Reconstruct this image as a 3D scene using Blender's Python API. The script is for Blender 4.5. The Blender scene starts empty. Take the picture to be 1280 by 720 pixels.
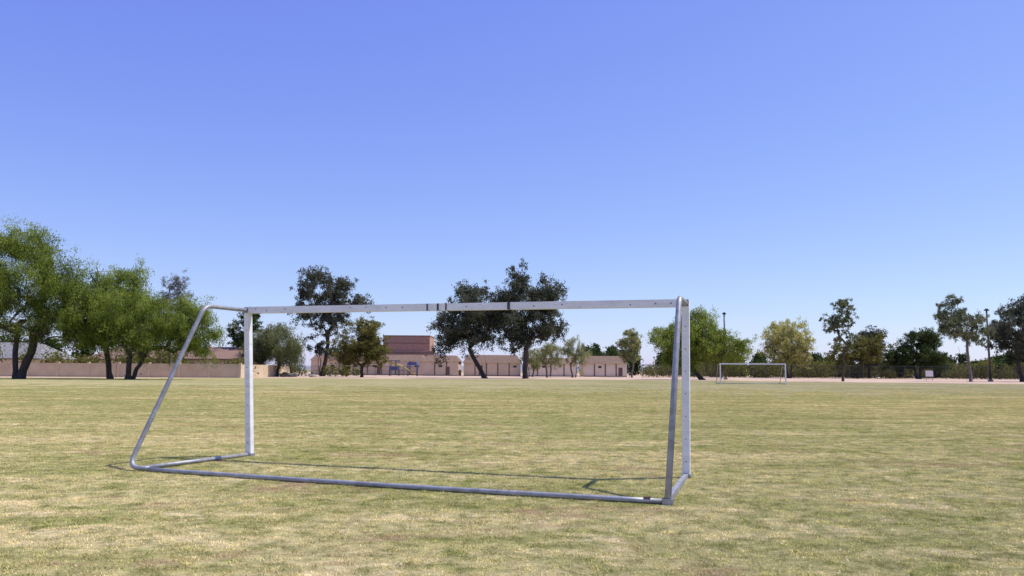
import bpy, bmesh, math, random
import numpy as np
from mathutils import Vector, Matrix
random.seed(7)
RNG=np.random.default_rng(11)
scene=bpy.context.scene
COL=scene.collection

# ------------------------------------------------------------------ materials
def nt(mat):
    mat.use_nodes=True
    t=mat.node_tree
    for n in list(t.nodes): t.nodes.remove(n)
    out=t.nodes.new('ShaderNodeOutputMaterial')
    return t,out
def N(t,kind,**kw):
    n=t.nodes.new(kind)
    for k,v in kw.items(): setattr(n,k,v)
    return n
def noise(t,vec,scale,detail=4,rough=.55,dist=0):
    n=t.nodes.new('ShaderNodeTexNoise')
    n.inputs['Scale'].default_value=scale
    n.inputs['Detail'].default_value=detail
    n.inputs['Roughness'].default_value=rough
    n.inputs['Distortion'].default_value=dist
    t.links.new(vec,n.inputs['Vector'])
    return n.outputs['Fac']
def ramp(t,fac,stops):
    r=t.nodes.new('ShaderNodeValToRGB')
    e=r.color_ramp.elements
    while len(e)<len(stops): e.new(.5)
    for i,(p,c) in enumerate(stops):
        e[i].position=p; e[i].color=(*c,1) if len(c)==3 else c
    t.links.new(fac,r.inputs['Fac'])
    return r.outputs['Color']
def mix(t,fac,a,b,mode='MIX'):
    m=t.nodes.new('ShaderNodeMix'); m.data_type='RGBA'; m.blend_type=mode
    for s,v in ((0,fac),(6,a),(7,b)):
        if isinstance(v,(int,float)): m.inputs[s].default_value=v
        elif isinstance(v,tuple): m.inputs[s].default_value=(*v,1)
        else: t.links.new(v,m.inputs[s])
    return m.outputs[2]
def pos(t,scale=(1,1,1)):
    g=t.nodes.new('ShaderNodeNewGeometry')
    m=t.nodes.new('ShaderNodeMapping'); m.inputs['Scale'].default_value=scale
    t.links.new(g.outputs['Position'],m.inputs['Vector'])
    return m.outputs['Vector']
def simple(name,c1,c2,scale=3,rough=.7,metal=0,bump=0,c3=None,stretch=(1,1,1)):
    m=bpy.data.materials.new(name); t,out=nt(m)
    p=pos(t,stretch)
    f=noise(t,p,scale,6,.6)
    col=ramp(t,f,[(.35,c1),(.65,c2)])
    if c3:
        f3=noise(t,p,scale*2.7,5,.65)
        w=ramp(t,f3,[(.60,(0,0,0)),(.72,(1,1,1))])
        col=mix(t,w,col,c3)
    b=N(t,'ShaderNodeBsdfPrincipled'); b.inputs['Roughness'].default_value=rough
    b.inputs['Metallic'].default_value=metal
    t.links.new(col,b.inputs['Base Color'])
    if bump:
        bp=N(t,'ShaderNodeBump'); bp.inputs['Strength'].default_value=bump
        bp.inputs['Distance'].default_value=.02
        t.links.new(noise(t,p,scale*6,4),bp.inputs['Height']); t.links.new(bp.outputs[0],b.inputs['Normal'])
    t.links.new(b.outputs[0],out.inputs[0])
    return m

def grass_colour(t):
    """dry bermuda turf colour from world position, shared by soil sheet and blades"""
    p=pos(t); ps=pos(t,(.35,1.3,1))
    big=noise(t,pos(t,(.45,1,1)),.06,4,.6,.5)
    med=noise(t,ps,.45,7,.74,.6)
    mid=noise(t,pos(t,(.7,1.1,1)),1.5,6,.72,.8)
    fine=noise(t,p,3.6,6,.78,.3)
    c=ramp(t,med,[(.32,(.285,.275,.105)),(.44,(.440,.395,.190)),(.55,(.560,.480,.265)),(.68,(.680,.570,.360))])
    g=ramp(t,big,[(.42,(0,0,0)),(.60,(1,1,1))])
    c=mix(t,g,c,mix(t,.5,c,(.320,.335,.130)))
    gm=ramp(t,mid,[(.36,(.8,.8,.8)),(.46,(0,0,0))])
    c=mix(t,gm,c,(.270,.290,.095))
    sm=ramp(t,mid,[(.55,(0,0,0)),(.66,(.8,.8,.8))])
    c=mix(t,sm,c,(.74,.62,.41))
    d=ramp(t,fine,[(.38,(.55,.58,.46)),(.5,(.95,.94,.90)),(.60,(1.18,1.14,1.10))])
    c=mix(t,.95,c,d,'MULTIPLY')
    w=noise(t,pos(t,(.6,1.2,1)),.8,6,.7,.9)
    wm=ramp(t,w,[(.56,(0,0,0)),(.66,(.85,.85,.85))])
    c=mix(t,wm,c,(.390,.275,.165))
    return c

def mat_ground():
    m=bpy.data.materials.new('turf_soil'); t,out=nt(m)
    c=grass_colour(t)
    p=pos(t)
    sp=noise(t,pos(t,(.5,1,1)),9,4,.8)
    c=mix(t,.8,c,ramp(t,sp,[(.35,(.60,.60,.56)),(.65,(1.06,1.05,1.03))]),'MULTIPLY')
    b=N(t,'ShaderNodeBsdfDiffuse'); b.inputs['Roughness'].default_value=.8
    t.links.new(c,b.inputs['Color'])
    bp=N(t,'ShaderNodeBump'); bp.inputs['Strength'].default_value=.6; bp.inputs['Distance'].default_value=.04
    t.links.new(noise(t,p,14,6,.75),bp.inputs['Height']); t.links.new(bp.outputs[0],b.inputs['Normal'])
    t.links.new(b.outputs[0],out.inputs[0]); return m

def mat_blades():
    m=bpy.data.materials.new('grass_blades'); t,out=nt(m)
    c=grass_colour(t)
    a=N(t,'ShaderNodeAttribute'); a.attribute_name='tint'
    c=mix(t,1.0,c,a.outputs['Color'],'MULTIPLY')
    c=mix(t,1.0,c,(1.30,1.30,1.27),'MULTIPLY')
    b=N(t,'ShaderNodeBsdfDiffuse'); t.links.new(c,b.inputs['Color'])
    tr=N(t,'ShaderNodeBsdfTranslucent'); t.links.new(c,tr.inputs['Color'])
    ms=N(t,'ShaderNodeMixShader'); ms.inputs[0].default_value=.25
    t.links.new(b.outputs[0],ms.inputs[1]); t.links.new(tr.outputs[0],ms.inputs[2])
    t.links.new(ms.outputs[0],out.inputs[0]); return m

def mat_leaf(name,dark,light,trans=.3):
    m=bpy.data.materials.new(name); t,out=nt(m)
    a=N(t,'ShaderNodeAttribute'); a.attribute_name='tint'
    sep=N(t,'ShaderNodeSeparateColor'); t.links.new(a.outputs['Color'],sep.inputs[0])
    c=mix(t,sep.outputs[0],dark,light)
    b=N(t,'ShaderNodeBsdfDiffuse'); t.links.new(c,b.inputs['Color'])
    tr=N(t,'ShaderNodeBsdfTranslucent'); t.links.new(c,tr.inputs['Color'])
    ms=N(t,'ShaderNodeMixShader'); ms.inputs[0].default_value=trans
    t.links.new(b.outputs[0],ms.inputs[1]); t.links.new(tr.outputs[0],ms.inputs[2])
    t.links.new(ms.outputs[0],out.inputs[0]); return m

M={}
M['ground']=mat_ground(); M['blades']=mat_blades()
M['dirt']=simple('dry_dirt',(.43,.30,.20),(.56,.41,.29),.35,.95,0,.3,(.34,.25,.16))
M['bark']=simple('bark_dark',(.035,.028,.022),(.085,.068,.052),4,.95,0,.4)
M['barkl']=simple('bark_pale',(.10,.085,.07),(.22,.19,.155),4,.95,0,.4)
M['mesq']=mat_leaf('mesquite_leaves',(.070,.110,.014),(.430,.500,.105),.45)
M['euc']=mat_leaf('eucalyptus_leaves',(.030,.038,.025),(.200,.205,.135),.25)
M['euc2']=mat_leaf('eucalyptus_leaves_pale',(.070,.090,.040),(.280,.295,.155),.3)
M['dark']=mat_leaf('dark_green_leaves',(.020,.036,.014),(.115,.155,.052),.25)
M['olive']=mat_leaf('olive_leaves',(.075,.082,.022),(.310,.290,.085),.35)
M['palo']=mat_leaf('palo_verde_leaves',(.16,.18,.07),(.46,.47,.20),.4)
M['willow']=mat_leaf('willow_leaves',(.10,.12,.05),(.32,.34,.15),.35)
M['gold']=mat_leaf('yellow_blossom',(.28,.28,.09),(.72,.69,.27),.4)
M['twig']=mat_leaf('bare_twigs',(.08,.07,.065),(.22,.20,.18),.0)
M['litter']=mat_leaf('dry_leaf_litter',(.16,.10,.05),(.66,.56,.38),.1)
M['blockwall']=simple('block_wall',(.52,.405,.27),(.64,.52,.37),.5,.9,0,.2)
M['stucco']=simple('stucco_beige',(.57,.44,.30),(.65,.52,.37),.4,.9,0,.1)
M['stucco2']=simple('stucco_cream',(.68,.57,.42),(.76,.65,.50),.4,.9,0,.1)
M['brick']=simple('red_brick',(.35,.20,.14),(.44,.265,.19),1.5,.9,0,.2)
M['roofbrown']=simple('roof_brown',(.16,.10,.068),(.23,.15,.105),2,.85,0,.3)
M['roofred']=simple('roof_tile_red',(.19,.115,.08),(.27,.165,.12),2,.85,0,.3)
M['roofgrey']=simple('roof_grey',(.15,.145,.14),(.25,.245,.24),2,.9,0,.3)
M['trim']=simple('trim_brown',(.12,.075,.055),(.16,.10,.075),2,.7)
M['glass']=simple('window_glass',(.02,.025,.03),(.05,.06,.07),1,.15)
M['wire']=simple('fence_wire',(.05,.05,.05),(.09,.09,.09),4,.5,.5)
M['fence']=simple('fence_post_steel',(.07,.07,.07),(.12,.12,.12),4,.5,.6)
M['blue']=simple('blue_plastic',(.06,.09,.24),(.08,.12,.30),2,.5)
M['yellow']=simple('yellow_plastic',(.50,.40,.08),(.56,.45,.10),2,.5)
M['rock']=simple('boulder_stone',(.25,.21,.17),(.42,.37,.31),1.5,.95,0,.5)
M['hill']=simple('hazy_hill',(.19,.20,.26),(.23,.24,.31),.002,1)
M['white']=simple('white_paint',(.74,.73,.72),(.86,.85,.84),2.6,.55,0,.06,(.56,.54,.51),(1,1,3.5))
M['steel']=simple('galvanised_steel',(.25,.25,.26),(.38,.385,.40),7,.5,.3,.1,(.15,.14,.135))
M['rust']=simple('rusty_steel',(.17,.10,.07),(.27,.18,.14),20,.8,.3,.4,(.30,.14,.07))
M['tape']=simple('black_tape',(.03,.03,.032),(.07,.07,.075),10,.6)
M['pole']=simple('pole_dark_steel',(.06,.055,.05),(.10,.09,.08),4,.5,.4)

# ------------------------------------------------------------------ mesh helpers
def empty(name,loc=(0,0,0)):
    e=bpy.data.objects.new(name,None); e.location=loc; e.empty_display_size=.5; COL.objects.link(e); return e
def npmesh(name,V,F,mat,parent=None,tint=None,smooth=False):
    V=np.asarray(V,dtype=np.float32); F=np.asarray(F,dtype=np.int32)
    me=bpy.data.meshes.new(name)
    k=F.shape[1]; m=F.shape[0]
    me.vertices.add(len(V)); me.vertices.foreach_set('co',V.ravel())
    me.loops.add(m*k); me.loops.foreach_set('vertex_index',F.ravel())
    me.polygons.add(m); me.polygons.foreach_set('loop_start',np.arange(m,dtype=np.int32)*k)
    me.polygons.foreach_set('loop_total',np.full(m,k,dtype=np.int32))
    me.materials.append(mat)
    me.update(calc_edges=True)
    if tint is not None:
        a=me.color_attributes.new('tint','FLOAT_COLOR','POINT')
        a.data.foreach_set('color',np.asarray(tint,dtype=np.float32).ravel())
    if smooth: me.polygons.foreach_set('use_smooth',np.ones(m,dtype=bool))
    ob=bpy.data.objects.new(name,me); COL.objects.link(ob)
    if parent: ob.parent=parent
    return ob
def from_bm(name,bm,mat,parent=None,smooth=False):
    me=bpy.data.meshes.new(name); bm.normal_update(); bm.to_mesh(me); bm.free()
    me.materials.append(mat)
    if smooth: me.polygons.foreach_set('use_smooth',[True]*len(me.polygons))
    ob=bpy.data.objects.new(name,me); COL.objects.link(ob)
    if parent: ob.parent=parent
    return ob
def add_box(bm,x0,x1,y0,y1,z0,z1,bev=0):
    r=bmesh.ops.create_cube(bm,size=1)
    for v in r['verts']:
        v.co=Vector(((x0+x1)/2+v.co.x*(x1-x0),(y0+y1)/2+v.co.y*(y1-y0),(z0+z1)/2+v.co.z*(z1-z0)))
def box(name,x0,x1,y0,y1,z0,z1,mat,parent=None):
    bm=bmesh.new(); add_box(bm,x0,x1,y0,y1,z0,z1); return from_bm(name,bm,mat,parent)
def boxes(name,L,mat,parent=None):
    bm=bmesh.new()
    for b in L: add_box(bm,*b)
    return from_bm(name,bm,mat,parent)
def beam(name,p0,p1,side,w,h,mat,parent,bev=.006):
    p0=Vector(p0);p1=Vector(p1); d=(p1-p0); L=d.length; d.normalize()
    s=Vector(side); s=(s-d*s.dot(d)).normalized(); u=d.cross(s)
    bm=bmesh.new(); r=bmesh.ops.create_cube(bm,size=1)
    for v in r['verts']:
        c=v.co.copy(); v.co=p0+d*(c.z+.5)*L+s*c.x*w+u*c.y*h
    bmesh.ops.bevel(bm,geom=bm.edges[:],offset=bev,segments=2,affect='EDGES')
    bmesh.ops.recalc_face_normals(bm,faces=bm.faces[:])
    return from_bm(name,bm,mat,parent)
def rounded(pts,rad,seg=8):
    out=[Vector(pts[0])]
    for i in range(1,len(pts)-1):
        a,b,c=Vector(pts[i-1]),Vector(pts[i]),Vector(pts[i+1])
        r=rad[i-1] if isinstance(rad,(list,tuple)) else rad
        p=b+(a-b).normalized()*r; q=b+(c-b).normalized()*r
        for k in range(seg+1):
            t=k/seg; out.append(p*(1-t)**2+b*2*t*(1-t)+q*t*t)
    out.append(Vector(pts[-1])); return out
def tube(name,pts,r,mat,parent=None,sides=16,cap=True):
    pts=[Vector(p) for p in pts]; bm=bmesh.new(); rings=[]
    rr=r if isinstance(r,(list,tuple)) else [r]*len(pts)
    up=None
    for i,p in enumerate(pts):
        d=(pts[min(i+1,len(pts)-1)]-pts[max(i-1,0)]).normalized()
        if up is None:
            up=d.orthogonal().normalized()
        up=(up-d*up.dot(d)).normalized(); s=d.cross(up)
        rings.append([bm.verts.new(p+(up*math.cos(2*math.pi*k/sides)+s*math.sin(2*math.pi*k/sides))*rr[i]) for k in range(sides)])
    for a,b in zip(rings,rings[1:]):
        for k in range(sides): bm.faces.new((a[k],a[(k+1)%sides],b[(k+1)%sides],b[k]))
    if cap:
        bm.faces.new(rings[0][::-1]); bm.faces.new(rings[-1])
    bmesh.ops.recalc_face_normals(bm,faces=bm.faces[:])
    return from_bm(name,bm,mat,parent,True)

# ------------------------------------------------------------------ ground
def ground_sheet():
    xs=np.concatenate([[-4000,-1500,-600,-250],np.linspace(-120,120,81),[250,600,1500,4000]])
    ys=np.concatenate([[-1000,-200,-50],np.linspace(-10,130,71),[170,250,500,1200,5000]])
    X,Y=np.meshgrid(xs,ys); Z=np.zeros_like(X)
    V=np.stack([X,Y,Z],-1).reshape(-1,3); n=len(xs)
    F=[(j*n+i,j*n+i+1,(j+1)*n+i+1,(j+1)*n+i) for j in range(len(ys)-1) for i in range(n-1)]
    return npmesh('ground',V,F,M['ground'])
ground_sheet()
def ragged_strip(name,x0,x1,yf,yb,z,mat,step=2.0,jit=1.2):
    n=int((x1-x0)/step); xs=np.linspace(x0,x1,n+1)
    w=np.convolve(RNG.normal(0,1,n+9),np.ones(5)/5,'valid')[:n+1]*jit+RNG.normal(0,jit*.35,n+1)
    f=np.array([yf(x) for x in xs])+w
    V=np.concatenate([np.stack([xs,f,np.full(n+1,z)],1),np.stack([xs,np.full(n+1,yb),np.full(n+1,z)],1)])
    F=[(i,i+1,n+1+i+1,n+1+i) for i in range(n)]
    return npmesh(name,V,F,mat)
ragged_strip('dirt_path',-400,500,lambda x:(128-max(0,min(18,(x-20)*.35))+5*math.sin(x*.03+1)) if x>-30 else 134-min(20,(-30-x)*.35),420,.004,M['dirt'])

def grass():
    S=1.5; n=8000
    x=RNG.uniform(-S/2,S/2,n); y=RNG.uniform(-S/2,S/2,n)
    cx=RNG.uniform(-S/2,S/2,90); cy=RNG.uniform(-S/2,S/2,90)
    k=int(n*.4); idx=RNG.integers(0,90,k)
    x[:k]=np.clip(cx[idx]+RNG.normal(0,.035,k),-S/2,S/2); y[:k]=np.clip(cy[idx]+RNG.normal(0,.035,k),-S/2,S/2)
    L=RNG.uniform(.009,.024,n); L[:k]*=1.4
    w=RNG.uniform(.0022,.0042,n)
    a=RNG.uniform(0,2*np.pi,n); lean=RNG.uniform(.5,1.6,n)
    dx=np.cos(a)*np.sin(lean)*L; dy=np.sin(a)*np.sin(lean)*L; dz=np.cos(lean).clip(.12)*L
    b=a+np.pi/2+RNG.normal(0,.4,n)
    wx=np.cos(b)*w; wy=np.sin(b)*w
    z0=np.zeros(n)
    v0=np.stack([x-wx,y-wy,z0],1); v1=np.stack([x+wx,y+wy,z0],1); v2=np.stack([x+dx,y+dy,dz+.003],1)
    V=np.stack([v0,v1,v2],1).reshape(-1,3); F=np.arange(3*n).reshape(-1,3)
    t=RNG.uniform(.6,1.3,n)
    col=np.stack([t,t,t*.97,np.ones(n)],1)
    g=RNG.uniform(0,1,n)<.18
    col[g,0]*=.66; col[g,1]*=.84; col[g,2]*=.55
    s=RNG.uniform(0,1,n)<.2
    col[s]*=np.array([1.5,1.40,1.4,1]); 
    T=np.repeat(col,3,0)
    patch=npmesh('blades',V,F,M['blades'],tint=T)
    P=[];Q=[]
    yy=3.0
    while yy<75:
        half=yy*.70+3
        xx=-half
        while xx<half:
            pr=1 if yy<45 else max(0,(75-yy)/30)
            if random.random()<pr:
                cx_=xx+random.uniform(-.05,.05); cy_=yy+random.uniform(-.05,.05)
                r=random.uniform(0,2*math.pi) if random.random()<.5 else random.choice([0,1,2,3])*math.pi/2
                h=.1; i=len(P)
                for q in range(4):
                    an=r+q*math.pi/2+math.pi/4
                    P.append((cx_+h*math.cos(an),cy_+h*math.sin(an),.001))
                Q.append((i,i+1,i+2,i+3))
            xx+=S*.93
        yy+=S*.93
    par=npmesh('grass',P,Q,M['blades'])
    par.instance_type='FACES'; par.show_instancer_for_render=False; par.show_instancer_for_viewport=False
    patch.parent=par
grass()
def litter():
    n=1800
    y=4+22*RNG.uniform(0,1,n)**1.3; x=RNG.uniform(-1,1,n)*(y*.72+1)
    a=RNG.uniform(0,6.28,n); s=RNG.uniform(.006,.020,n); w=s*RNG.uniform(.3,.6,n); z=RNG.uniform(.010,.024,n)
    dx=np.cos(a)*s;dy=np.sin(a)*s;ex=-np.sin(a)*w;ey=np.cos(a)*w; tz=RNG.normal(0,.004,n)
    Q=np.stack([np.stack([x-dx,y-dy,z-tz],1),np.stack([x+ex,y+ey,z+.003],1),np.stack([x+dx,y+dy,z+tz],1),np.stack([x-ex,y-ey,z],1)],1).reshape(-1,3)
    B=RNG.uniform(0,1,n)**.8
    npmesh('leaf_litter',Q,np.arange(4*n).reshape(-1,4),M['litter'],tint=np.repeat(np.stack([B,B,B,np.ones(n)],1),4,0))
litter()

# ------------------------------------------------------------------ goal
def soccer_goal():
    g=empty('soccer_goal',(-1,11.5,0)); inv=Vector((1,-11.5,0))
    def P(x,y,z): return Vector((x,y,z))+inv
    FL0=P(-4.461,13.61,.03); FL1=P(-4.553,13.50,2.483); FR0=P(2.460,11.20,.03); FR1=P(2.479,11.15,2.449)
    RL0=P(-5.568,11.62,.045); RR0=P(1.754,8.946,.045); RL1=P(-4.869,12.40,2.47); RR1=P(2.234,10.42,2.46)
    along=(FR1-FL1).normalized(); back=Vector((along.y,-along.x,0)).normalized()
    W=.105;D=.10
    beam('post_1',FL0,FL1+(FL1-FL0).normalized()*.05,along,W,D,M['white'],g)
    beam('post_2',FR0,FR1+(FR1-FR0).normalized()*.05,along,W,D,M['white'],g)
    a=FL1+along*(W/2+.001); b=FR1-along*(W/2+.001)
    beam('crossbar',a,b,(0,0,1),.098,.112,M['white'],g)
    L=(b-a).length
    def at(s): return a+(b-a)*s
    for i,(s,wd) in enumerate([(.459,.014),(.484,.022),(.503,.014),(.645,.035)]):
        beam('tape_%d'%(i+1),at(s)-along*wd/2,at(s)+along*wd/2,(0,0,1),.103,.117,M['tape'],g,.004)
    bm=bmesh.new()
    for s in [.02,.05,.10,.27,.31,.36,.40,.55,.70,.76,.90,.95,.98]:
        c=at(s)+back*.057+Vector((0,0,random.uniform(-.02,.02)))
        r=bmesh.ops.create_uvsphere(bm,u_segments=10,v_segments=6,radius=.010)
        for v in r['verts']: v.co=v.co+c
    from_bm('bolts',bm,M['tape'],g)
    for i,(s,wd) in enumerate([(.305,.5),(.86,.35)]):
        c=at(s)+back*.057
        beam('splice_plate_%d'%(i+1),c-along*wd/2,c+along*wd/2,(0,0,1),.055,.006,M['white'],g,.001)
    r=.034
    rear=(RR0-RL0).normalized()
    tl=rounded([FL1+back*.05,RL1,RL0,RL0+rear*.38],[.16,.20,])
    tube('rear_tube_1',tl,r,M['steel'],g)
    tr=rounded([FR1+back*.05,RR1,RR0+Vector((0,0,.02))],[.12])
    tube('rear_tube_2',tr,r+.004,M['steel'],g)
    n=14; pts=[]
    A=RL0+rear*.36; B=RR0-rear*.02
    for i in range(n+1):
        t=i/n; pts.append(A.lerp(B,t)-Vector((0,1,0))*.10*math.sin(math.pi*t)+Vector((0,0,-.012)))
    tube('rear_ground_bar',pts,r*.92,M['steel'],g)
    tube('side_ground_bar_1',[RL0+rear*.22+Vector((0,.03,-.004)),FL0+back*.04],r*.9,M['steel'],g)
    beam('side_ground_bar_2',RR0+(FR0-RR0).normalized()*.03,FR0+back*.06,(0,0,1),.06,.06,M['steel'],g)
    beam('corner_coupling',RR0-rear*.05+Vector((0,0,-.02)),RR0+rear*.05+Vector((0,0,-.02)),(0,0,1),.07,.085,M['steel'],g,.01)
    beam('rust_sleeve',RR0-rear*.26+Vector((0,0,-.012)),RR0-rear*.20+Vector((0,0,-.012)),(0,0,1),.068,.068,M['rust'],g,.01)
    beam('post_shoe_1',FL0+Vector((0,0,-.03)),FL0+Vector((0,0,.02)),along,.13,.13,M['steel'],g,.008)
    beam('post_shoe_2',FR0+Vector((0,0,-.03)),FR0+Vector((0,0,.02)),along,.13,.13,M['steel'],g,.008)
    for i,F in enumerate((FL1,FR1)):
        beam('bracket_%d'%(i+1),F+back*.052+Vector((0,0,-.05)),F+back*.052+Vector((0,0,.05)),along,.09,.012,M['steel'],g,.002)
    bm=bmesh.new()
    for F0,F1 in ((FL0,FL1),(FR0,FR1)):
        for k in range(7):
            c=F0.lerp(F1,.08+.13*k)+back*.051
            rr=bmesh.ops.create_uvsphere(bm,u_segments=8,v_segments=5,radius=.008)
            for v in rr['verts']: v.co=v.co+c
    from_bm('post_bolts',bm,M['tape'],g)
soccer_goal()

def far_goal():
    g=empty('soccer_goal',(29.5,97,0))
    for n,p in (('post_1',(-3.8,0)),('post_2',(3.8,-1.2))):
        beam(n,(p[0],p[1],0),(p[0],p[1],2.5),(1,0,0),.13,.13,M['white'],g)
    beam('crossbar',(-3.73,0,2.44),(3.73,-1.2,2.44),(0,0,1),.13,.13,M['white'],g)
    for i,(x,y) in enumerate(((-3.8,0),(3.8,-1.2))):
        tube('rear_tube_%d'%(i+1),rounded([(x,y+.07,2.42),(x,y+1,2.4),(x,y+2.2,.05),(x,y+.07,.05)],[.15,.1]),.04,M['steel'],g,8)
    tube('rear_ground_bar',[(-3.8,2.2,.05),(3.8,1.0,.05)],.04,M['steel'],g,8)
far_goal()

# ------------------------------------------------------------------ trees
def tree(name,base,fork,blobs,leafmat,bark,nclump=60,nleaf=12000,leaf=.16,clr=1.0,trunk_r=.35,
         droop=0,stems=1,spread=1.0,seed=1,squash=.75,aspect=1.6):
    rg=np.random.default_rng(seed)
    top=empty(name,(base[0],base[1],0))
    dens=1.45 if leafmat in (M['euc'],M['euc2']) else 2.0
    nclump=int(nclump*1.3); nleaf=int(nleaf*dens); leaf=leaf*.84; clr=clr*1.02
    wts=np.array([b[3]*b[4]*b[5] for b in blobs])**.85; wts/=wts.sum()
    C=[]
    while len(C)<nclump:
        b=blobs[rg.choice(len(blobs),p=wts)]
        d=rg.normal(size=3); d/=np.linalg.norm(d)
        rad=rg.uniform(.15,1)**.55
        p=np.array(b[:3])+d*rad*np.array(b[3:])
        if C and min(np.linalg.norm(p-q) for q in C)<clr*.6 and rg.uniform()<.8: continue
        C.append(p)
    C=np.array(C)
    nodes=[];par=[];load=[]
    def add(p,q): nodes.append(np.array(p,float)); par.append(q); load.append(0); return len(nodes)-1
    fx,fy,fh=fork if isinstance(fork,tuple) else (0,0,fork)
    for s in range(stems):
        ang=2*np.pi*s/max(stems,1)+.4
        off=0 if stems==1 else 1
        b0=np.array([off*.35*np.cos(ang),off*.2*np.sin(ang),-.15])
        f=np.array([fx+off*spread*np.cos(ang),fy+off*spread*.7*np.sin(ang),fh*(1+.15*rg.normal()*off)])
        i=add(b0,-1)
        for k in (1,2,3,4):
            t=k/4
            i=add(b0*(1-t)+f*t+rg.normal(0,.10*fh/4,3)*np.array([1,1,.1])*(k<4),i)
    F=np.array([fx,fy,fh])
    order=np.argsort(np.linalg.norm(C-F,axis=1))
    ends=[]
    for ci in order:
        c=C[ci]; A=np.array(nodes)
        dd=np.linalg.norm(A-c,axis=1)+ 1.6*np.maximum(0,A[:,2]-c[2])+ np.where(A[:,2]<fh*.7,50,0)
        j=int(np.argmin(dd)); a=nodes[j]
        m=max(1,int(np.linalg.norm(c-a)/1.2)); i=j
        bend=rg.normal(0,.12,3)*np.linalg.norm(c-a)+np.array([0,0,.10*np.linalg.norm(c-a)])
        for k in range(1,m+1):
            t=k/m; i=add(a*(1-t)+c*t+bend*math.sin(math.pi*t),i)
        ends.append(i)
        for _ in range(3):
            dirn=rg.normal(size=3); dirn/=np.linalg.norm(dirn); q=add(c+dirn*clr*rg.uniform(.5,1.1),i); ends.append(q)
    for e in ends:
        k=e
        while k!=-1: load[k]+=1; k=par[k]
    load=np.array(load,float); mx=load.max()
    rad=trunk_r*(load/mx)**.5*1.0; rad=np.maximum(rad,.018)
    V=[];Fc=[];S=6
    for i,p in enumerate(par):
        if p<0: continue
        a=nodes[p];b=nodes[i]; d=b-a; L=np.linalg.norm(d)
        if L<1e-4: continue
        d/=L; u=np.cross(d,[0.3,.9,.1]); u/=np.linalg.norm(u); w=np.cross(d,u)
        ra=min(rad[p],rad[i]*1.35); rb=rad[i]
        if par[p]==-1: ra=rad[p]*1.5
        o=len(V)
        for q,r in ((a-d*ra*.3,ra),(b,rb)):
            for k in range(S):
                an=2*np.pi*k/S; V.append(q+(u*np.cos(an)+w*np.sin(an))*r)
        for k in range(S): Fc.append((o+k,o+(k+1)%S,o+S+(k+1)%S,o+S+k))
    npmesh('trunk_and_limbs',V,Fc,bark,top,smooth=True)
    per=rg.gamma(2.4,1,len(C)); per=per/per.sum()*nleaf
    cen=[];bright=[]
    zmin,zmax=C[:,2].min(),C[:,2].max()
    for c,k in zip(C,per.astype(int)):
        r=clr*rg.uniform(.65,1.3)
        ns=max(3,int(k/38)); sc=rg.normal(0,.62,(ns,3))*r
        idx=rg.integers(0,ns,k)
        p=sc[idx]+rg.normal(0,.24,(k,3))*r
        p[:,2]*=squash
        if droop: p[:,2]-=np.abs(rg.normal(0,1,k))*droop
        cen.append(p+c)
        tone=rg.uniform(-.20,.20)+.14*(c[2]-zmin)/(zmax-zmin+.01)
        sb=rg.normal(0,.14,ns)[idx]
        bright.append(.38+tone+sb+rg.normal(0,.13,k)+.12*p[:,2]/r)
    P=np.concatenate(cen); B=np.clip(np.concatenate(bright),0,1)
    ok=P[:,2]>.3; P=P[ok];B=B[ok];n=len(P)
    a1=rg.normal(size=(n,3)); 
    if droop: a1[:,2]*=2.5
    a1/=np.linalg.norm(a1,axis=1)[:,None]
    a2=np.cross(a1,rg.normal(size=(n,3))); a2/=np.linalg.norm(a2,axis=1)[:,None]
    s=leaf*rg.uniform(.6,1.35,n)[:,None]
    a1=a1*s*aspect*.5; a2=a2*s/aspect*.5*1.3
    Q=np.stack([P-a1,P+a2*.9-a1*.1,P+a1,P-a2*.9-a1*.1],1).reshape(-1,3)
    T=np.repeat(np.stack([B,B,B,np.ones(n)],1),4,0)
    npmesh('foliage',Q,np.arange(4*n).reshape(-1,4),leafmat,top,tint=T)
    return top

# big mesquites on the left
tree('mesquite_tree',(-64.5,103),(.3,0,4.0),[(-1,0,14.5,7,6,5.4),(-6,0,11,6,5,5.5),(5,0,11,6,5,4.8),(-1.5,0,17.8,4.4,4,2.4),(8,0,8,3.8,3,3.6),(0,0,8.5,7,5,3.4),(5.5,0,6.2,3.6,3,2.4),(-6,0,6.2,4,3,2.6)],M['mesq'],M['bark'],170,60000,.17,1.3,.50,.40,3,1.4,3,.8,1.9)
tree('mesquite_tree',(-54.5,108),(-.3,0,3.4),[(0,0,10.5,5.5,5,4.2),(-3,0,8.5,4,4,4.2),(.5,0,13.6,3.4,3,2.0),(4,0,7.5,4,3,3.0),(-3,0,5.6,3,3,2)],M['mesq'],M['bark'],100,34000,.17,1.2,.36,.40,2,.8,4,.8,1.9)
tree('mesquite_tree',(-50.4,104),(.4,0,2.8),[(0,0,7.8,5.4,4.5,3.7),(6,0,7.6,4.8,4,3.8),(9.2,0,6.2,3,3,3.4),(-3,0,6.8,3,3,3.0),(3,0,5,4,3,2)],M['mesq'],M['bark'],110,36000,.165,1.1,.34,.45,3,1.2,5,.8,1.9)
tree('bare_tree',(-59,136),(0,0,8),[(0,0,13.5,2.8,2.5,3.6),(.5,0,16,1.6,1.6,1.6)],M['twig'],M['barkl'],45,4200,.16,.8,.28,0,1,1,6,1,3.5)
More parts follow.
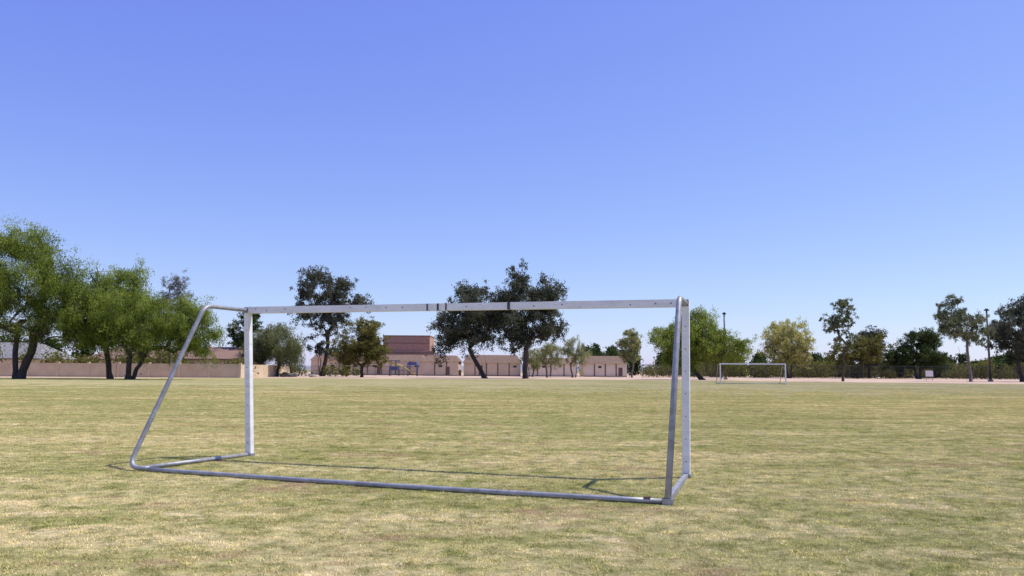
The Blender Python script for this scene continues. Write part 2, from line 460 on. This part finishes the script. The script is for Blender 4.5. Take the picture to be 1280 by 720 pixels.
tree('eucalyptus_tree',(-41,170),(-.3,0,5.5),[(-1,0,19.5,5.2,5,3.8),(-4,0,15,3.5,3.5,3.2),(3,0,17,4.5,4,4.2),(1,0,12,5.0,4,3.2),(8.5,0,16.2,2.6,2.5,1.3),(-3.6,0,20,2.4,2.5,2.2),(0,0,7,4.5,3,2.5)],M['euc'],M['bark'],105,23000,.27,1.25,.45,.2,3,1.6,8,.8)
tree('dark_tree',(-53.5,156),(0,0,3.5),[(0,0,8,3,3,4),(1.2,0,11.5,1.8,2,2)],M['dark'],M['bark'],40,8000,.24,.95,.3,0,1,1,9)
tree('willow_tree',(-45,150),(0,0,2.6),[(0,0,6.6,4.4,4,3.4),(3.5,0,5,3,3,2.8),(-3.4,0,5,2.4,3,2.8)],M['willow'],M['bark'],80,22000,.19,.95,.3,.9,2,.8,10,.8,2.4)
tree('ash_tree',(-28.5,150),(0,0,2.2),[(0,0,6.2,4.4,4,3.8),(.5,0,9.2,3.2,3,2.2),(-3,0,4.6,2.4,2.5,2.8),(3,0,4.4,2.4,2.5,2.6)],M['olive'],M['bark'],75,19000,.22,1.0,.33,0,1,1,12)
tree('eucalyptus_tree',(-4.6,145),(-2.0,0,5),[(-3,0,12.5,5.2,5,4.6),(-6.0,0,9,3.6,4,4.2),(.5,0,10.5,3,3.5,4),(-2,0,16,3.4,3,2.0),(-8,0,6.3,1.6,2,1.8),(-3,0,8,4,3,3)],M['euc'],M['bark'],115,30000,.25,1.15,.40,.25,3,1.5,13,.85)
tree('eucalyptus_tree',(2.6,144),(.2,0,4.8),[(0,0,12,5.2,5,4.6),(-1.5,0,18.8,2.6,2.6,3.2),(3.5,0,15.5,3.8,3.5,3.6),(-3.8,0,13,2.6,3,3.4),(4.3,0,10,3.0,3,3.0),(-1,0,8,4.2,3,2.8)],M['euc'],M['bark'],125,34000,.25,1.15,.45,.25,3,1.6,14,.85)
for i,(x,y,h,w) in enumerate([(8.0,170,8.4,3.2),(13.6,172,9.0,3.0),(4.6,185,7.4,2.6)]):
    tree('palo_verde_tree',(x,y),(0,0,2.6),[(0,0,h*.66,w,w,h*.3),(w*.4,0,h*.45,w*.6,w*.6,h*.22)],M['palo'],M['barkl'],34,4000,.18,.75,.18,.35,2,.8,20+i,.8,2.6)
tree('palo_verde_tree',(27.5,182),(0,0,3.5),[(0,0,8.4,2.8,2.8,3.2),(.5,0,5.6,2.4,2.4,2)],M['palo'],M['barkl'],40,6500,.22,.85,.22,.2,2,.8,24)
tree('mesquite_tree',(34.2,140),(-1.2,0,2.4),[(-2,0,7.6,6.4,5,3.4),(-6,0,6.6,3.8,4,3.6),(3.5,0,6.8,4.8,4,3.1),(-1.5,0,10.2,4.6,4,1.9),(-4,0,4.4,4,3,2.0),(6,0,5.4,3,3,2.2)],M['mesq'],M['bark'],125,36000,.19,1.1,.38,.35,3,1.3,25,.8)
tree('palo_verde_tree',(43.5,165),(0,0,2.6),[(0,0,4.6,3,3,2.4)],M['olive'],M['bark'],26,5500,.2,.8,.2,.5,2,.8,26)
tree('golden_blossom_tree',(66.9,190),(0,0,3.2),[(0,0,10,5.3,5,4.2),(-2,0,6.5,4,4,3.3),(2.6,0,6.5,3.6,4,3)],M['gold'],M['bark'],85,17000,.26,1.1,.32,.2,2,1,27)
tree('eucalyptus_tree',(54.6,130),(.1,0,4.0),[(0,0,9.2,2.2,2,2.8),(.6,0,12.0,1.9,1.8,1.6),(-1.6,0,10.2,1.4,1.5,1.3),(1.6,0,7.2,1.2,1.2,1.2)],M['euc2'],M['bark'],50,6600,.18,.6,.17,.1,1,1,28)
tree('olive_tree',(83,190),(0,0,2.4),[(-2,0,6,4.2,4,3.6),(3,0,6.8,4,4,4)],M['olive'],M['bark'],60,12000,.24,1.0,.3,0,2,1,29)
tree('dark_tree',(92.5,204),(0,0,3.5),[(0,0,9.5,4.2,4,3.8),(0,0,5.5,4,4,3)],M['euc'],M['bark'],55,14000,.26,1.1,.35,0,1,1,30)
tree('dark_green_tree',(98,190),(0,0,2.4),[(0,0,6.6,7,5,4.2),(3,0,9.5,3.6,3.5,2),(-4,0,4.5,4,4,2.8)],M['dark'],M['bark'],90,22000,.25,1.15,.35,0,2,1,31)
tree('eucalyptus_tree',(78.3,135),(-.8,0,4.6),[(-2.2,0,9.6,3.4,3,3.0),(-2.6,0,12.8,2.5,2.4,2.2),(1.6,0,8.6,2.4,2.4,3.0),(1.8,0,11.2,1.5,1.5,1.3)],M['euc2'],M['barkl'],62,13000,.19,.75,.22,.2,2,1.0,32)
tree('eucalyptus_tree',(91,140),(0,0,3.2),[(0,0,9.6,5.4,5,4.6),(3,0,12.5,4,4,3),(-3,0,6.8,3.2,3,3)],M['euc'],M['bark'],90,22000,.24,1.1,.4,.2,2,1.2,33)
tree('mesquite_tree',(-84,100),(0,0,4),[(0,0,12,7,6,6),(5,0,9,5,5,4)],M['mesq'],M['bark'],80,20000,.24,1.3,.5,.35,2,1,34,.8)

def tree_mass(name,segs,mat,leaf,seed):
    rg=np.random.default_rng(seed); P=[];B=[]
    for (x0,x1,y,h0,h1,dens) in segs:
        n=int((x1-x0)/2.2)
        for i in range(n):
            x=rg.uniform(x0,x1); h=rg.uniform(h0,h1); yy=y+rg.uniform(-6,6); r=rg.uniform(1.6,3.2)
            k=int(dens*r*h)
            p=rg.normal(0,.42,(k,3))*np.array([r,r,0]); u=rg.beta(1.6,1.2,k); 
            sh=np.sqrt(np.clip(1.05-(u-.35)**2*1.9,.1,1)); p[:,0]*=sh; p[:,2]=u*h
            p[:,2]+=rg.normal(0,.35,k)
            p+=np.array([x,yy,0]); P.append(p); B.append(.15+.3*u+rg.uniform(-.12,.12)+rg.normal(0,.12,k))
    P=np.concatenate(P);B=np.clip(np.concatenate(B),0,1);ok=P[:,2]>.05;P=P[ok];B=B[ok];n=len(P)
    a1=rg.normal(size=(n,3));a1/=np.linalg.norm(a1,axis=1)[:,None]
    a2=np.cross(a1,rg.normal(size=(n,3)));a2/=np.linalg.norm(a2,axis=1)[:,None]
    s=leaf*rg.uniform(.6,1.4,n)[:,None]
    Q=np.stack([P-a1*s*.6,P+a2*s*.45,P+a1*s*.6,P-a2*s*.45],1).reshape(-1,3)
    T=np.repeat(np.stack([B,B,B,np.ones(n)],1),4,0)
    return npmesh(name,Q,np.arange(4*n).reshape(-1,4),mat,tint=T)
tree_mass('distant_trees',[(20,50,262,6.5,9.5,50),(50,175,262,4.5,8,60),(50,150,225,3.0,5.2,70),(-60,-40,250,5,8,40),(-180,-95,180,4,9,40),(120,210,200,4,9,45),(26,36,270,8,11,50)],M['dark'],.5,40)
tree_mass('distant_shrubs',[(-72,-46,140,1.6,3.4,70),(-90,-60,138,3.0,5.4,60),(-48,-33,168,1.2,3.0,60),(33,46,200,1.8,3.5,60),(46,130,206,2.0,4.2,70),(112,150,190,2,5,60),(38,130,222,2.6,4.8,60)],M['olive'],.32,41)

# ------------------------------------------------------------------ buildings, walls
def block_wall():
    g=empty('block_wall',(-45,130,0))
    L=[];C=[];Pp=[]
    segs=[(-95,-75,2.35),(-75,-38,2.25),(-38,0,2.2)]
    for a,b,h in segs:
        L.append((a,b-.02,0,.2,0,h)); C.append((a,b-.02,-.03,.23,h,h+.06))
    for i in range(20):
        xx=-95+i*5; Pp.append((xx,xx+.4,-.08,.28,0,2.45))
    boxes('panels',L,M['blockwall'],g); boxes('coping',C,M['blockwall'],g); boxes('piers',Pp,M['stucco'],g)
    box('return_wall',-.2,0,.24,30,0,2.2,M['blockwall'],g)
block_wall()

def hip(name,x0,x1,y0,y1,z0,z1,inset,mat,parent,over=.5):
    x0-=over;x1+=over;y0-=over;y1+=over; ym=(y0+y1)/2
    V=[(x0,y0,z0),(x1,y0,z0),(x1,y1,z0),(x0,y1,z0),(x0+inset,ym,z1),(x1-inset,ym,z1)]
    F3=[(0,1,5,4),(1,2,5,5),(2,3,4,5),(3,0,4,4),(3,2,1,0)]
    bm=bmesh.new(); vs=[bm.verts.new(v) for v in V]
    for f in F3:
        u=[]; [u.append(k) for k in f if k not in u]; bm.faces.new([vs[k] for k in u])
    add_box(bm,x0+.02,x1-.02,y0+.02,y1-.02,z0-.22,z0-.01)
    return from_bm(name,bm,mat,parent)
def house(name,x0,x1,y0,y1,wallh,ridge,roofmat,inset=3,walls='stucco'):
    g=empty(name,(x0,y0,0)); w=x1-x0; d=y1-y0
    box('walls',0,w,0,d,0,wallh,M[walls],g)
    hip('roof',0,w,0,d,wallh+.23,ridge,inset,roofmat,g)
    nW=max(2,int(w/5))
    boxes('windows',[(w*(i+.5)/nW-.7,w*(i+.5)/nW+.7,-.06,.02,1.0,2.2) for i in range(nW)],M['glass'],g)
    boxes('window_trim',[(w*(i+.5)/nW-.85,w*(i+.5)/nW+.85,-.10,-.003,.85,.98) for i in range(nW)],M['trim'],g)
    return g
house('suburban_house',-116,-90,150,162,3.0,6.4,M['roofgrey'],4)
house('suburban_house',-82,-68,152,164,3.0,6.0,M['roofred'],4)
h3=house('suburban_house',-66,-50.5,148,160,3.1,5.7,M['roofred'],3.5)
box('chimney',4,5,5,6,4.5,6.8,M['roofred'],h3)

def brick_hall():
    g=empty('brick_building',(-38,232,0))
    box('walls',0,13.8,0,14,0,11.3,M['brick'],g)
    boxes('parapet_cap',[(-.1,13.9,-.1,14.1,11.3,11.6)],M['roofred'],g)
    box('side_wing',-5.5,-.01,1,10,0,8.6,M['brick'],g)
    box('lower_front',-.5,15.5,-3,-.02,0,7.0,M['brick'],g)
    boxes('band',[(-.52,15.52,-3.03,-3.004,6.2,6.5),(.0,13.8,-.03,-.003,9.2,9.4)],M['roofbrown'],g)
    boxes('windows',[(2+i*3,3.4+i*3,-3.06,-3.002,3,4.6) for i in range(4)],M['glass'],g)
brick_hall()
def school(name,x0,w,y,d,h,ridge,wall,panels,doors=()):
    g=empty(name,(x0,y,0))
    box('walls',0,w,0,d,0,h,M[wall],g)
    o=.35; bm=bmesh.new()
    V=[(-o,-o,h),(w+o,-o,h),(w+o,d+o,h),(-o,d+o,h),(.9,2.0,ridge),(w-.9,2.0,ridge),(w-.9,d-2.0,ridge),(.9,d-2.0,ridge)]
    vs=[bm.verts.new(v) for v in V]
    for f in ((0,1,5,4),(1,2,6,5),(2,3,7,6),(3,0,4,7),(4,5,6,7),(3,2,1,0)): bm.faces.new([vs[k] for k in f])
    from_bm('roof',bm,M['roofbrown'],g)
    boxes('pilasters',[(w*i/panels-.12,w*i/panels+.12,-.12,-.003,0,h-.01) for i in range(1,panels)],M['trim'],g)
    boxes('base_band',[(0,w,-.05,-.003,0,.2)],M['trim'],g)
    if doors: boxes('doors',[(w*s-.5,w*s+.5,-.07,-.003,.26,2.3) for s in doors],M['trim'],g)
    boxes('windows',[(w*(i+.35)/panels,w*(i+.65)/panels,-.06,-.003,2.2,2.7) for i in range(panels) if i%3==1],M['glass'],g)
    return g
school('school_building',-22.5,9.0,200,12,3.6,5.2,'stucco',3,(.7,))
school('school_building',-12.2,14.5,201,14,3.3,5.4,'stucco',5,(.3,))
school('school_building',3.2,13.4,199,12,3.2,4.7,'stucco2',4)
school('school_building',18.3,11.0,200,12,3.3,5.3,'stucco2',4,(.85,))
school('school_building',-55,31,216,10,3.9,5.6,'stucco',8,(.3,.6))

def playground():
    g=empty('playground_structure',(-26,188,0))
    for i,x in enumerate((-3,-1,1.2,3.4)):
        tube('post_%d'%(i+1),[(x,0,0),(x,0,3.6)],.08,M['blue'],g,8)
        tube('rear_post_%d'%(i+1),[(x,1.8,0),(x,1.8,3.6)],.08,M['blue'],g,8)
    boxes('deck',[(-3,1.2,.1,1.7,1.3,1.42)],M['blue'],g)
    boxes('panels',[(-2.9,-1.1,-.05,.0,1.45,2.2),(1.3,3.3,-.05,.0,2.6,3.3)],M['blue'],g)
    tube('slide_chute',[(-5.6,-.1,3.4),(-3.2,-.1,3.2),(-.8,-.1,2.6),(1.2,-.1,1.6),(3,-.1,.4)],.16,M['yellow'],g,8)
    boxes('awning',[(-3.3,-.8,-.3,2.1,3.6,3.72)],M['blue'],g)
playground()

def chain_fence(name,x0,x1,y,h,sp=.28,r=.012):
    g=empty(name,(x0,y,0)); w=x1-x0
    V=[];F=[]
    n=int((w+h)/sp)
    for sgn in (1,-1):
        for i in range(n):
            xs=-h+i*sp if sgn==1 else i*sp
            a=(xs,0);b=(xs+sgn*h,h)
            pa,pb=list(a),list(b)
            for q,o in ((pa,pb),(pb,pa)):
                if q[0]<0:
                    q[1]+=(0-q[0])/(o[0]-q[0])*(o[1]-q[1]); q[0]=0
                if q[0]>w:
                    q[1]+=(w-q[0])/(o[0]-q[0])*(o[1]-q[1]); q[0]=w
            if abs(pa[0]-pb[0])<.05 or max(pa[0],pb[0])>w+.01 or min(pa[0],pb[0])<-.01: continue
            o=len(V); yy=.01*sgn
            V+=[(pa[0]-r,yy,pa[1]),(pa[0]+r,yy,pa[1]),(pb[0]+r,yy,pb[1]),(pb[0]-r,yy,pb[1])]
            F.append((o,o+1,o+2,o+3))
    npmesh('wire_mesh',V,F,M['wire'],g)
    k=int(w/3.2)
    boxes('posts',[(w*i/k-.05,w*i/k+.05,-.06,.06,0,h+.08) for i in range(k+1)],M['fence'],g)
    boxes('rails',[(0,w,-.045,.045,h,h+.07),(0,w,-.03,.03,h*.5,h*.5+.04)],M['fence'],g)
chain_fence('chain_link_fence',31,135,186,3.0)
chain_fence('chain_link_fence',-58,-22,184,2.2)

def light_pole(x,y,h):
    g=empty('light_pole',(x,y,0))
    tube('shaft',[(0,0,0),(0,0,h)],[.20,.14],M['pole'],g,10)
    box('base',-.3,.3,-.3,.3,0,.35,M['rock'],g)
    boxes('lamp_head',[(-.32,.32,-.28,.28,h,h+.22),(-.18,.18,-.18,.18,h+.22,h+.38)],M['pole'],g)
light_pole(40.7,150,12.4); light_pole(85,140,12.6)
light_pole(52.5,205,8)

def sign():
    g=empty('field_sign',(79.5,150,0))
    box('panel',-.7,.7,-.03,.03,.8,1.9,M['white'],g)
    boxes('legs',[(-.6,-.52,.035,.1,0,1.9),(.52,.6,.035,.1,0,1.9)],M['steel'],g)
sign()
def boulder(x,y,s,seed):
    rg=np.random.default_rng(seed); bm=bmesh.new(); bmesh.ops.create_icosphere(bm,subdivisions=3,radius=s)
    ph=rg.uniform(0,6,9)
    for v in bm.verts:
        c=v.co.normalized(); k=1+.18*math.sin(c.x*3+ph[0])*math.cos(c.y*4+ph[1])+.12*math.sin(c.z*6+ph[2]+c.x*4)
        v.co=Vector((v.co.x*k*1.3,v.co.y*k,v.co.z*k*.65+s*.3))
    o=from_bm('boulder',bm,M['rock'],None); o.location=(x,y,0)
for i,(x,y,s) in enumerate([(-43.5,152,.9),(-41.6,150,.7),(-45.6,149,.6),(-38,151,.5)]): boulder(x,y,s,50+i)

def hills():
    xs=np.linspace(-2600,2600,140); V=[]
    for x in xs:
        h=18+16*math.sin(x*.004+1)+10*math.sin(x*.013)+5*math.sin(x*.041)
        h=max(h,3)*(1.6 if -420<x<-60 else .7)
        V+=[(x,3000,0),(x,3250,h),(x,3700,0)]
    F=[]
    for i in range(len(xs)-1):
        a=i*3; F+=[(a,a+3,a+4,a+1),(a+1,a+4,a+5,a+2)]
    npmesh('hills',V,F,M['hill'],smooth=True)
hills()

# ------------------------------------------------------------------ light
sd=Vector((.53,.09,1)).normalized(); elev=math.asin(sd.z); az=math.atan2(sd.x,sd.y)
w=bpy.data.worlds.new('World'); scene.world=w; w.use_nodes=True
t=w.node_tree
for n in list(t.nodes): t.nodes.remove(n)
o=t.nodes.new('ShaderNodeOutputWorld'); bg=t.nodes.new('ShaderNodeBackground'); sky=t.nodes.new('ShaderNodeTexSky')
sky.sky_type='NISHITA'; sky.sun_disc=False; sky.sun_elevation=elev; sky.sun_rotation=az
sky.air_density=1.0; sky.dust_density=.5; sky.ozone_density=2.8; sky.altitude=350
# camera-like tone response on the sky, per channel: k*(c*.13)^g
sep=t.nodes.new('ShaderNodeSeparateColor'); comb=t.nodes.new('ShaderNodeCombineColor')
t.links.new(sky.outputs[0],sep.inputs[0])
for ch,(k,g) in enumerate([(.90,.86),(.93,.90),(1.09,.34)]):
    m1=N(t,'ShaderNodeMath',operation='MULTIPLY'); m1.inputs[1].default_value=.13
    m2=N(t,'ShaderNodeMath',operation='POWER'); m2.inputs[1].default_value=g
    m3=N(t,'ShaderNodeMath',operation='MULTIPLY'); m3.inputs[1].default_value=k/.1
    t.links.new(sep.outputs[ch],m1.inputs[0]); t.links.new(m1.outputs[0],m2.inputs[0]); t.links.new(m2.outputs[0],m3.inputs[0]); t.links.new(m3.outputs[0],comb.inputs[ch])
bg.inputs[1].default_value=.1
t.links.new(comb.outputs[0],bg.inputs[0]); t.links.new(bg.outputs[0],o.inputs[0])
sl=bpy.data.lights.new('sun','SUN'); sl.energy=5.0; sl.angle=math.radians(.53); sl.color=(1,.95,.86)
so=bpy.data.objects.new('sun',sl); COL.objects.link(so); so.rotation_euler=sd.to_track_quat('Z','Y').to_euler(); so.location=(20,0,40)

# ------------------------------------------------------------------ camera
cd=bpy.data.cameras.new('camera'); cam=bpy.data.objects.new('camera',cd); COL.objects.link(cam)
cd.sensor_width=36; cd.lens=36*980/1280; cd.clip_end=12000; cd.clip_start=.05
cam.matrix_world=Matrix.Translation((0,0,1.48))@Matrix.Rotation(math.pi/2+.1047,4,'X')@Matrix.Rotation(.006,4,'Z')
scene.camera=cam
scene.view_settings.view_transform='Standard'; scene.view_settings.look='None'; scene.view_settings.exposure=0
